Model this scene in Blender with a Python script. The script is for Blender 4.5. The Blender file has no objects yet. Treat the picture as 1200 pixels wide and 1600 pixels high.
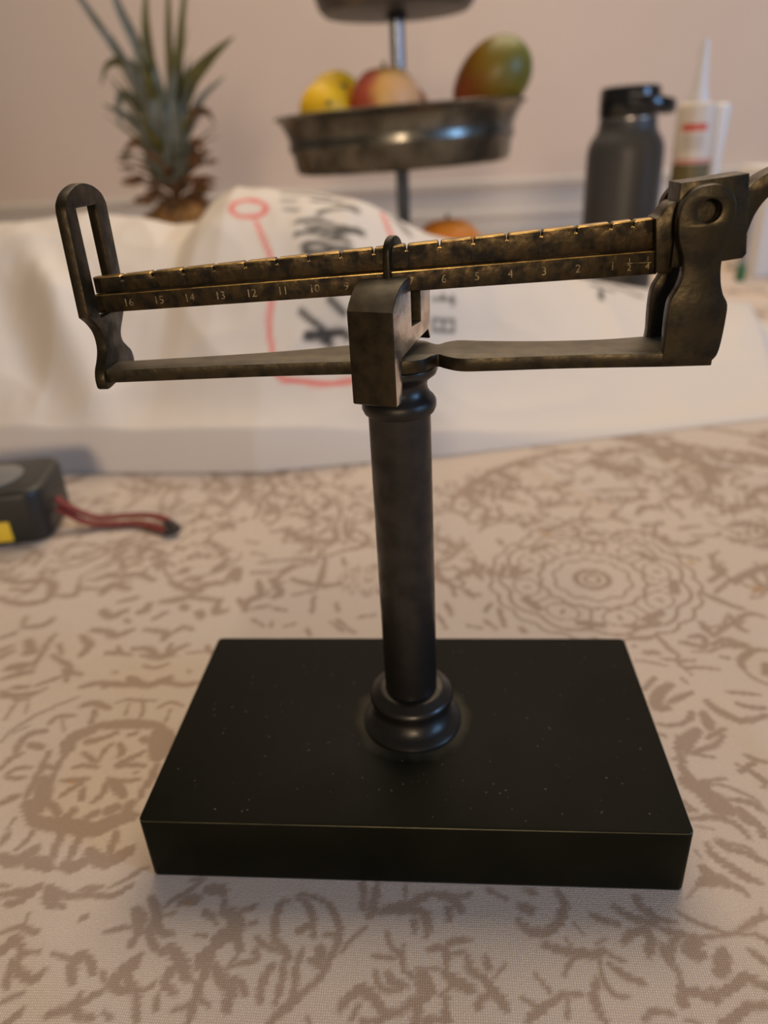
import bpy, bmesh, math, random
import numpy as np
from mathutils import Vector, Matrix
random.seed(7)
SC = bpy.context.scene
COL = SC.collection

# ------------------------------------------------------------------ camera
cam_d = bpy.data.cameras.new('camera'); cam = bpy.data.objects.new('camera', cam_d); COL.objects.link(cam)
cam_d.sensor_width = 36; cam_d.lens = 1140.0/1600*36; cam_d.clip_start = .01
_r = Vector((0.99627652, 0.06972894, -0.05070483)); _u = Vector((0.01334651, 0.45629235, 0.88972983)); _f = Vector((-0.08517614, 0.88709366, -0.45366271))
cam.matrix_world = Matrix(((_r.x, _u.x, -_f.x, 0.01162), (_r.y, _u.y, -_f.y, -0.17748), (_r.z, _u.z, -_f.z, 0.18714), (0, 0, 0, 1)))
cam_d.dof.use_dof = True; cam_d.dof.focus_distance = .174; cam_d.dof.aperture_fstop = 9.0
SC.camera = cam

# ------------------------------------------------------------------ world and lights
w = bpy.data.worlds.new('world'); SC.world = w; w.use_nodes = True
w.node_tree.nodes['Background'].inputs[0].default_value = (1.0, .88, .74, 1)
w.node_tree.nodes['Background'].inputs[1].default_value = .11

def area(name, loc, target, size, power, color):
    l = bpy.data.lights.new(name, 'AREA'); l.shape = 'RECTANGLE'; l.size = size[0]; l.size_y = size[1]
    l.energy = power; l.color = color
    o = bpy.data.objects.new(name, l); COL.objects.link(o); o.location = loc
    o.rotation_euler = (Vector(target)-Vector(loc)).to_track_quat('-Z', 'Y').to_euler()
    return o
area('ceiling_lamp', (.10, 1.0, 1.35), (.0, .5, 0), (1.4, 1.2), 19.0, (1, .80, .57))
area('room_lamp', (.04, -2.0, .60), (-.1, 1.2, .2), (.30, .30), 16.0, (1, .76, .52))
area('window_light', (2.1, -.7, .75), (0, .7, .1), (.6, .9), 21.0, (.28, .55, 1.0))

SC.view_settings.view_transform = 'Standard'; SC.view_settings.look = 'None'
SC.view_settings.exposure = 0.14; SC.view_settings.gamma = 1.0; SC.view_settings.use_curve_mapping = False

# ------------------------------------------------------------------ helpers
S = .001
def tag(o, label=None, cat=None, group=None, kind=None):
    if label: o['label'] = label
    if cat: o['category'] = cat
    if group: o['group'] = group
    if kind: o['kind'] = kind
    return o
def empty(name, loc, label, cat, group=None):
    o = bpy.data.objects.new(name, None); o.empty_display_size = .01; COL.objects.link(o); o.location = loc
    return tag(o, label, cat, group)
def mesh_obj(name, me, mat, parent=None, smooth=None):
    if mat is not None: me.materials.append(mat)
    if smooth is not None:
        me.polygons.foreach_set('use_smooth', [True]*len(me.polygons))
        if smooth < 180: me.set_sharp_from_angle(angle=math.radians(smooth))
    o = bpy.data.objects.new(name, me); COL.objects.link(o)
    if parent: o.parent = parent
    return o
def from_data(name, V, Fc, mat, parent=None, smooth=None):
    me = bpy.data.meshes.new(name); me.from_pydata([tuple(v) for v in V], [], Fc); me.update()
    return mesh_obj(name, me, mat, parent, smooth)
def from_bm(name, bm, mat, parent=None, smooth=None):
    bmesh.ops.recalc_face_normals(bm, faces=bm.faces)
    if bm.calc_volume(signed=True) < 0: bmesh.ops.reverse_faces(bm, faces=bm.faces)
    me = bpy.data.meshes.new(name); bm.to_mesh(me); bm.free()
    return mesh_obj(name, me, mat, parent, smooth)
def lathe(name, prof, mat, parent=None, segs=48, smooth=40, c=(0, 0), M=None, cap=True):
    """prof: (radius, z) in mm"""
    V = []; Fc = []
    for r, z in prof:
        for i in range(segs):
            a = 2*math.pi*i/segs; V.append(((c[0]+r*math.cos(a))*S, (c[1]+r*math.sin(a))*S, z*S))
    n = len(prof)
    for k in range(n-1):
        for i in range(segs):
            j = (i+1) % segs
            Fc.append((k*segs+i, k*segs+j, (k+1)*segs+j, (k+1)*segs+i))
    if cap:
        Fc.append(tuple(range(segs))[::-1]); Fc.append(tuple((n-1)*segs+i for i in range(segs)))
    if M is not None: V = [M @ Vector(v) for v in V]
    return from_data(name, V, Fc, mat, parent, smooth)
def plate(name, outer, holes, a, b, plane, mat, parent=None, bev=.25, smooth=30, M=None):
    """flat shape with holes, in mm, extruded between a and b. plane 'XY' 'XZ' 'YZ'"""
    cu = bpy.data.curves.new(name, 'CURVE'); cu.dimensions = '2D'; cu.fill_mode = 'BOTH'
    cu.extrude = (b-a)/2-bev; cu.bevel_depth = bev; cu.bevel_resolution = 1; cu.offset = -bev
    for P in [outer]+list(holes):
        s = cu.splines.new('POLY'); s.points.add(len(P)-1); s.use_cyclic_u = True
        for q, p in zip(s.points, P): q.co = (p[0], p[1], 0, 1)
    t = bpy.data.objects.new('tmp', cu); COL.objects.link(t)
    dg = bpy.context.evaluated_depsgraph_get(); me = bpy.data.meshes.new_from_object(t.evaluated_get(dg))
    bpy.data.objects.remove(t); bpy.data.curves.remove(cu)
    me.materials.clear()
    bm = bmesh.new(); bm.from_mesh(me); bpy.data.meshes.remove(me)
    bmesh.ops.remove_doubles(bm, verts=bm.verts, dist=.01)
    c = (a+b)/2
    for v in bm.verts:
        x, y, z = v.co
        p = {'XY': (x, y, z+c), 'XZ': (x, z+c, y), 'YZ': (z+c, x, y)}[plane]
        v.co = Vector(p)*S
        if M is not None: v.co = M @ v.co
    return from_bm(name, bm, mat, parent, smooth)
def circle(cx, cy, r, n=28):
    return [(cx+r*math.cos(2*math.pi*i/n), cy+r*math.sin(2*math.pi*i/n)) for i in range(n)]
def crom(P, n=6, closed=False):
    P = [np.array(p, float) for p in P]; out = []
    m = len(P)
    for i in range(m if closed else m-1):
        if closed: p0, p1, p2, p3 = P[(i-1) % m], P[i], P[(i+1) % m], P[(i+2) % m]
        else: p0, p1, p2, p3 = P[max(i-1, 0)], P[i], P[i+1], P[min(i+2, m-1)]
        for k in range(n):
            t = k/n
            out.append(.5*((2*p1)+(-p0+p2)*t+(2*p0-5*p1+4*p2-p3)*t*t+(-p0+3*p1-3*p2+p3)*t**3))
    if not closed: out.append(P[-1])
    return out
def tube(name, path, rad, mat, parent=None, segs=12, flat=1.0, up=(0, 1, 0), smooth=50):
    """path in mm; elliptical section: rad along the side, rad*flat along up"""
    P = [np.array(p, float) for p in path]; V = []; Fc = []; n = len(P)
    rr = rad if hasattr(rad, '__len__') else [rad]*n
    upv = np.array(up, float)
    for k in range(n):
        t = P[min(k+1, n-1)]-P[max(k-1, 0)]; t /= np.linalg.norm(t)
        s = np.cross(t, upv); s /= np.linalg.norm(s)+1e-9; u = np.cross(s, t)
        for i in range(segs):
            a = 2*math.pi*i/segs; V.append((P[k]+s*rr[k]*math.cos(a)+u*rr[k]*flat*math.sin(a))*S)
    for k in range(n-1):
        for i in range(segs):
            j = (i+1) % segs; Fc.append((k*segs+i, k*segs+j, (k+1)*segs+j, (k+1)*segs+i))
    Fc.append(tuple(range(segs))[::-1]); Fc.append(tuple((n-1)*segs+i for i in range(segs)))
    return from_data(name, V, Fc, mat, parent, smooth)
def rbox(name, x0, x1, y0, y1, z0, z1, mat, parent=None, vr=0, br=.4, seg=3, M=None, smooth=35):
    bm = bmesh.new(); bmesh.ops.create_cube(bm, size=1)
    for v in bm.verts: v.co = Vector(((x0+x1)/2+v.co.x*(x1-x0), (y0+y1)/2+v.co.y*(y1-y0), (z0+z1)/2+v.co.z*(z1-z0)))
    if vr:
        E_ = [e for e in bm.edges if abs(e.verts[0].co.z-e.verts[1].co.z) > 1e-6 and abs(e.verts[0].co.x-e.verts[1].co.x) < 1e-6 and abs(e.verts[0].co.y-e.verts[1].co.y) < 1e-6]
        bmesh.ops.bevel(bm, geom=E_, offset=vr, segments=seg+2, profile=.5, affect='EDGES')
    if br:
        E_ = [e for e in bm.edges if len(e.link_faces) == 2 and e.calc_face_angle(0) > .8]
        bmesh.ops.bevel(bm, geom=E_, offset=br, segments=seg, profile=.5, affect='EDGES')
    for v in bm.verts:
        v.co = v.co*S
        if M is not None: v.co = M @ v.co
    return from_bm(name, bm, mat, parent, smooth)

# ------------------------------------------------------------------ materials
def mat(name, c1, rough=.5, metal=0., c2=None, scale=60, bump=0., bscale=200, detail=4, spec=.5, lo=.4, hi=.65, coat=0., rvar=0., sss=0.):
    m = bpy.data.materials.new(name); m.use_nodes = True; nt = m.node_tree; N = nt.nodes; L = nt.links
    b = N['Principled BSDF']; b.inputs['Roughness'].default_value = rough; b.inputs['Metallic'].default_value = metal
    b.inputs['Base Color'].default_value = (*c1, 1); b.inputs['Specular IOR Level'].default_value = spec
    b.inputs['Coat Weight'].default_value = coat
    if sss: b.inputs['Subsurface Weight'].default_value = sss; b.inputs['Subsurface Radius'].default_value = (.004, .002, .001)
    tc = N.new('ShaderNodeTexCoord')
    if c2 or rvar:
        n = N.new('ShaderNodeTexNoise'); n.inputs['Scale'].default_value = scale; n.inputs['Detail'].default_value = detail
        L.new(tc.outputs['Object'], n.inputs['Vector'])
        mr = N.new('ShaderNodeMapRange'); mr.inputs[1].default_value = lo; mr.inputs[2].default_value = hi
        L.new(n.outputs[0], mr.inputs[0])
        if c2:
            mx = N.new('ShaderNodeMix'); mx.data_type = 'RGBA'; mx.inputs[6].default_value = (*c1, 1); mx.inputs[7].default_value = (*c2, 1)
            L.new(mr.outputs[0], mx.inputs[0]); L.new(mx.outputs[2], b.inputs['Base Color'])
        if rvar:
            r2 = N.new('ShaderNodeMapRange'); r2.inputs[3].default_value = rough; r2.inputs[4].default_value = rough+rvar
            L.new(mr.outputs[0], r2.inputs[0]); L.new(r2.outputs[0], b.inputs['Roughness'])
    if bump:
        n2 = N.new('ShaderNodeTexNoise'); n2.inputs['Scale'].default_value = bscale; n2.inputs['Detail'].default_value = 3
        L.new(tc.outputs['Object'], n2.inputs['Vector'])
        bp = N.new('ShaderNodeBump'); bp.inputs['Strength'].default_value = bump; bp.inputs['Distance'].default_value = .0003
        L.new(n2.outputs[0], bp.inputs['Height']); L.new(bp.outputs[0], b.inputs['Normal'])
    return m
def print_mat(name, ground, inks, rough, weave=0., tint=None, trans=0.):
    """surface whose flat print is stored in colour attribute channels"""
    m = bpy.data.materials.new(name); m.use_nodes = True; nt = m.node_tree; N = nt.nodes; L = nt.links
    b = N['Principled BSDF']; b.inputs['Roughness'].default_value = rough
    at = N.new('ShaderNodeAttribute'); at.attribute_name = 'print'
    sp = N.new('ShaderNodeSeparateColor'); L.new(at.outputs['Color'], sp.inputs[0])
    tc = N.new('ShaderNodeTexCoord')
    g = N.new('ShaderNodeRGB'); g.outputs[0].default_value = (*ground, 1); cur = g.outputs[0]
    if tint:
        n = N.new('ShaderNodeTexNoise'); n.inputs['Scale'].default_value = 9; n.inputs['Detail'].default_value = 3; L.new(tc.outputs['Object'], n.inputs['Vector'])
        mr = N.new('ShaderNodeMapRange'); mr.inputs[1].default_value = .4; mr.inputs[2].default_value = .7; L.new(n.outputs[0], mr.inputs[0])
        mx = N.new('ShaderNodeMix'); mx.data_type = 'RGBA'; L.new(mr.outputs[0], mx.inputs[0]); L.new(cur, mx.inputs[6]); mx.inputs[7].default_value = (*tint, 1); cur = mx.outputs[2]
    for i, ink in enumerate(inks):
        mx = N.new('ShaderNodeMix'); mx.data_type = 'RGBA'; L.new(sp.outputs[i], mx.inputs[0]); L.new(cur, mx.inputs[6]); mx.inputs[7].default_value = (*ink, 1); cur = mx.outputs[2]
    if weave:
        def wave(axis, sc, dist):
            wv = N.new('ShaderNodeTexWave'); wv.wave_type = 'BANDS'; wv.bands_direction = axis; wv.inputs['Scale'].default_value = sc
            wv.inputs['Distortion'].default_value = dist; wv.inputs['Detail'].default_value = 2; wv.inputs['Detail Scale'].default_value = 2.5
            L.new(tc.outputs['Object'], wv.inputs['Vector']); return wv.outputs['Fac']
        a = wave('X', 540, 2.2); c = wave('Y', 500, 3.0)
        mm = N.new('ShaderNodeMath'); mm.operation = 'MULTIPLY'; L.new(a, mm.inputs[0]); L.new(c, mm.inputs[1])
        dk = N.new('ShaderNodeMix'); dk.data_type = 'RGBA'; dk.blend_type = 'MULTIPLY'
        mr = N.new('ShaderNodeMapRange'); mr.inputs[3].default_value = .76; mr.inputs[4].default_value = 1.28; L.new(mm.outputs[0], mr.inputs[0])
        cc = N.new('ShaderNodeCombineColor'); [L.new(mr.outputs[0], cc.inputs[k]) for k in range(3)]
        dk.inputs[0].default_value = 1; L.new(cur, dk.inputs[6]); L.new(cc.outputs[0], dk.inputs[7]); cur = dk.outputs[2]
        bp = N.new('ShaderNodeBump'); bp.inputs['Strength'].default_value = weave; bp.inputs['Distance'].default_value = .0003
        L.new(mm.outputs[0], bp.inputs['Height']); L.new(bp.outputs[0], b.inputs['Normal'])
    L.new(cur, b.inputs['Base Color'])
    if trans: b.inputs['Transmission Weight'].default_value = 0; b.inputs['Subsurface Weight'].default_value = trans; b.inputs['Subsurface Radius'].default_value = (.02, .018, .015)
    return m

M_brass = mat('aged_brass', (.050, .036, .017), .34, .8, (.015, .012, .007), 260, .35, 500, rvar=.2, lo=.35, hi=.68)
M_brass_grey = mat('dull_brass', (.050, .038, .020), .34, .8, (.020, .016, .010), 240, .3, 450, rvar=.15)
M_beam = mat('beam_brass', (.058, .036, .012), .38, .7, (.014, .010, .005), 330, .4, 700, rvar=.25, lo=.35, hi=.62)
M_side = mat('pale_sheen_brass', (.80, .75, .71), .24, 1.0, (.50, .44, .40), 220, .3, 500)
M_bronze = mat('dark_bronze', (.046, .043, .040), .30, .8, (.032, .029, .026), 170, .25, 350, rvar=.15)
M_base = mat('black_olive_base', (.0040, .0040, .0020), .45, 0, (.0075, .0072, .0038), 32, .12, 500, spec=.07, rvar=.12)
def dust_ring(m, r0, wd):
    N = m.node_tree.nodes; L = m.node_tree.links; b = N['Principled BSDF']; src = b.inputs['Base Color'].links[0].from_socket
    tc = N.new('ShaderNodeTexCoord'); sx = N.new('ShaderNodeSeparateXYZ'); L.new(tc.outputs['Object'], sx.inputs[0])
    cb = N.new('ShaderNodeCombineXYZ'); L.new(sx.outputs[0], cb.inputs[0]); L.new(sx.outputs[1], cb.inputs[1])
    ln = N.new('ShaderNodeVectorMath'); ln.operation = 'LENGTH'; L.new(cb.outputs[0], ln.inputs[0])
    ns = N.new('ShaderNodeTexNoise'); ns.inputs['Scale'].default_value = 90; L.new(tc.outputs['Object'], ns.inputs['Vector'])
    ad = N.new('ShaderNodeMath'); ad.operation = 'MULTIPLY_ADD'; L.new(ns.outputs[0], ad.inputs[0]); ad.inputs[1].default_value = .006; L.new(ln.outputs['Value'], ad.inputs[2])
    mr = N.new('ShaderNodeMapRange'); mr.inputs[1].default_value = r0; mr.inputs[2].default_value = r0+wd; mr.inputs[3].default_value = .8; mr.inputs[4].default_value = 0; L.new(ad.outputs[0], mr.inputs[0])
    mx = N.new('ShaderNodeMix'); mx.data_type = 'RGBA'; L.new(mr.outputs[0], mx.inputs[0]); L.new(src, mx.inputs[6]); mx.inputs[7].default_value = (.05, .045, .032, 1)
    L.new(mx.outputs[2], b.inputs['Base Color'])
dust_ring(M_base, .0185, .0035)
M_speck = mat('pale_specks', (.12, .12, .09), .6)
M_gold = mat('bright_brass_highlight', (.36, .235, .075), .32, .9, (.17, .11, .04), 240, .2, 500, lo=.45, hi=.62)  # painted highlight for the beam's upward faces and edges
M_lit_top = mat('lit_top_brass', (.12, .098, .062), .5, .4, (.075, .06, .038), 200, .3, 500)  # lighter copy of the brass, overhead light painted on upward faces
M_num = mat('worn_engraving', (.30, .23, .12), .5, .6, (.06, .045, .025), 900)
M_dark = mat('dark_recess', (.008, .007, .006), .7)
M_pewter = mat('hammered_pewter', (.17, .16, .14), .27, .95, (.07, .065, .052), 35, .8, 60, rvar=.18)
M_pole = mat('black_metal_pole', (.11, .125, .15), .16, 1.0)
M_plate = mat('dull_grey_metal', (.16, .15, .145), .45, .8, (.09, .085, .08), 30)
M_lemon = mat('lemon_peel', (1.0, .62, .015), .5, 0, (.98, .55, .01), 20, .3, 400)
M_tip = mat('lemon_tip', (.20, .16, .06), .6)
M_orange = mat('orange_peel', (.85, .28, .03), .42, 0, (.75, .22, .02), 20, .3, 400)
M_stem = mat('brown_stem', (.10, .06, .03), .7)
M_bottle = mat('charcoal_powder_coat', (.050, .050, .055), .45, 0, (.058, .058, .062), 300, .15, 900)
M_cap = mat('black_gloss_plastic', (.008, .008, .010), .16, 0, spec=.6)
M_steel = mat('steel_ring', (.55, .52, .50), .25, 1)
M_white = mat('white_plastic', (.74, .73, .74), .35, 0, sss=.15)
M_cream = mat('cream_label', (.66, .58, .50), .45)
M_olive = mat('brown_green_plastic', (.13, .10, .035), .35)
M_red = mat('red_ink', (.62, .10, .07), .5)
M_greyink = mat('grey_ink', (.42, .39, .36), .6)
M_case = mat('black_rubber_case', (.014, .014, .012), .42, 0, bump=.2, bscale=900)
M_silver = mat('silver_label', (.20, .195, .19), .35, .3)
M_yellow = mat('yellow_label', (.75, .50, .03), .45)
M_strap = mat('dark_red_webbing', (.20, .022, .018), .7, 0, (.13, .012, .012), 500, .4, 1200)
M_strap_edge = mat('black_webbing_edge', (.02, .012, .012), .7)
M_leaf = mat('blue_green_leaf', (.20, .22, .21), .5, 0, (.12, .14, .10), 40, .2, 300)
M_leaf_olive = mat('olive_leaf', (.13, .125, .03), .5, 0, (.08, .075, .02), 40)
M_leaf_dry = mat('dry_leaf', (.22, .11, .05), .7, 0, (.09, .055, .03), 60)
M_pine = mat('pineapple_skin', (.38, .19, .05), .6, 0, (.15, .09, .04), 60, .5, 120)
M_wood = mat('table_wood', (.12, .07, .04), .45, 0, (.08, .045, .025), 12)
M_wall = mat('beige_wall_paint', (.66, .545, .465), .7, 0, (.63, .515, .44), 3, .1, 300)
M_trim = mat('cream_trim_paint', (.62, .58, .53), .45)
M_floor = mat('wood_floor', (.20, .12, .07), .5, 0, (.14, .08, .045), 6)
M_green = mat('green_cap', (.03, .14, .05), .5)
M_grey = mat('grey_plastic', (.30, .27, .27), .4)

# ------------------------------------------------------------------ setting
rbox('floor', -2600, 2600, -2600, 1560, -800, -760, M_floor, br=0)['kind'] = 'structure'
rbox('wall_back', -2600, 2600, 1456, 1560, -760, 1900, M_wall, br=0)['kind'] = 'structure'
# moulded rail along the wall
prof = [(1457, 30), (1450, 30), (1446, 36), (1446, 44), (1449, 50), (1449, 84), (1444, 90), (1438, 96), (1438, 104), (1457, 106)]
V = []; Fc = []
for X in (-2600, 2600):
    for y, z in prof: V.append((X*S, y*S, z*S))
n = len(prof)
for i in range(n): j = (i+1) % n; Fc.append((i, j, n+j, n+i))
Fc += [tuple(range(n))[::-1], tuple(range(n, 2*n))]
tag(from_data('trim_1', V, Fc, M_trim), kind='structure')
tag(from_data('trim_2', [(x, y, z) for x in (-2.6, 2.6) for y, z in ((1.457, -.06), (1.450, -.06), (1.450, .0300), (1.457, .0300))], [(0, 1, 5, 4), (1, 2, 6, 5), (2, 3, 7, 6), (3, 0, 4, 7), (3, 2, 1, 0), (4, 5, 6, 7)], M_trim), kind='structure')

tb = empty('dining_table', (.05, .45, -.76), 'wooden dining table hidden beneath the patterned cloth', 'table')
def local(o, p): o.data.transform(Matrix.Translation(-p.location)); return o
local(rbox('tabletop', -1040, 1140, -530, 1425, -32, -3, M_wood, tb, br=2), tb)
for sx in (-960, 1050):
    for sy in (-450, 1340): local(rbox('leg', sx-35, sx+35, sy-35, sy+35, -760, -33, M_wood, tb, br=4), tb)

# ------------------------------------------------------------------ flat print rasterising
def load(s, k=1.0):
    out = []
    for l in s.split(';'):
        v = [int(a)/10 for a in l.split(',')]; v[0] *= k
        P = crom([(v[i], v[i+1]) for i in range(1, len(v), 2)], 5) if len(v) > 5 else [np.array(v[1:3]), np.array(v[3:5])]
        out.append((v[0], P))
    return out
def seg_paint(X, Y, msk, p, q, r0, r1, soft):
    dx, dy = q-p; L2 = dx*dx+dy*dy+1e-9
    t = np.clip(((X-p[0])*dx+(Y-p[1])*dy)/L2, 0, 1)
    d = np.hypot(X-p[0]-t*dx, Y-p[1]-t*dy)-(r0+(r1-r0)*t)
    np.maximum(msk, np.clip(.5-d/soft, 0, 1), out=msk)
def paint(xs, ys, msk, strokes, soft=.95, wob=True):
    """strokes drawn on a grid of rows ys and columns xs"""
    for r, P in strokes:
        n = len(P)
        for k in range(n-1):
            e = lambda i: r*(.70+.30*math.sin(math.pi*min(max(i/(n-1), 0), 1)))
            p, q = P[k], P[k+1]; m = r+1.2
            i0, i1 = np.searchsorted(xs, [min(p[0], q[0])-m, max(p[0], q[0])+m]); j0, j1 = np.searchsorted(ys, [min(p[1], q[1])-m, max(p[1], q[1])+m])
            if i1 <= i0 or j1 <= j0: continue
            X, Y = np.meshgrid(xs[i0:i1], ys[j0:j1])
            if wob:
                wx = .35*np.sin(X*2.1+Y*1.3)+.25*np.sin(Y*3.3-X*.7); X = X+wx*min(1, r/1.5); Y = Y+.3*np.sin(X*1.7-Y*2.3)*min(1, r/1.5)
            seg_paint(X, Y, msk[j0:j1, i0:i1], p, q, e(k), e(k+1), soft)
def grid_mesh(name, X, Y, Z, chans, mt):
    ny, nx = X.shape
    me = bpy.data.meshes.new(name)
    co = np.stack([X, Y, Z], -1).reshape(-1, 3).astype(np.float32)*S
    me.vertices.add(nx*ny); me.vertices.foreach_set('co', co.ravel())
    idx = np.arange(nx*ny).reshape(ny, nx)
    q = np.stack([idx[:-1, :-1], idx[:-1, 1:], idx[1:, 1:], idx[1:, :-1]], -1).reshape(-1)
    nf = (nx-1)*(ny-1)
    me.loops.add(nf*4); me.loops.foreach_set('vertex_index', q.astype(np.int32))
    me.polygons.add(nf); me.polygons.foreach_set('loop_start', np.arange(nf, dtype=np.int32)*4)
    me.update(calc_edges=True)
    me.polygons.foreach_set('use_smooth', np.ones(nf, dtype=bool))
    a = me.color_attributes.new('print', 'FLOAT_COLOR', 'POINT')
    c = np.zeros((nx*ny, 4), np.float32); c[:, 3] = 1
    for i, ch in enumerate(chans): c[:, i] = ch.ravel()
    a.data.foreach_set('color', c.ravel())
    me.materials.append(mt); me.validate()
    o = bpy.data.objects.new(name, me); COL.objects.link(o); return o
def graded(lo, hi, a, b, fine, growth):
    """coordinates from lo to hi: spacing `fine` between a and b, growing outside"""
    mid = list(np.arange(a, b, fine)); st = fine; v = a; left = []
    while v > lo: st *= growth; v -= st; left.append(v)
    st = fine; v = mid[-1]; right = []
    while v < hi: st *= growth; v += st; right.append(v)
    return np.array(left[::-1]+mid+right)

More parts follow.
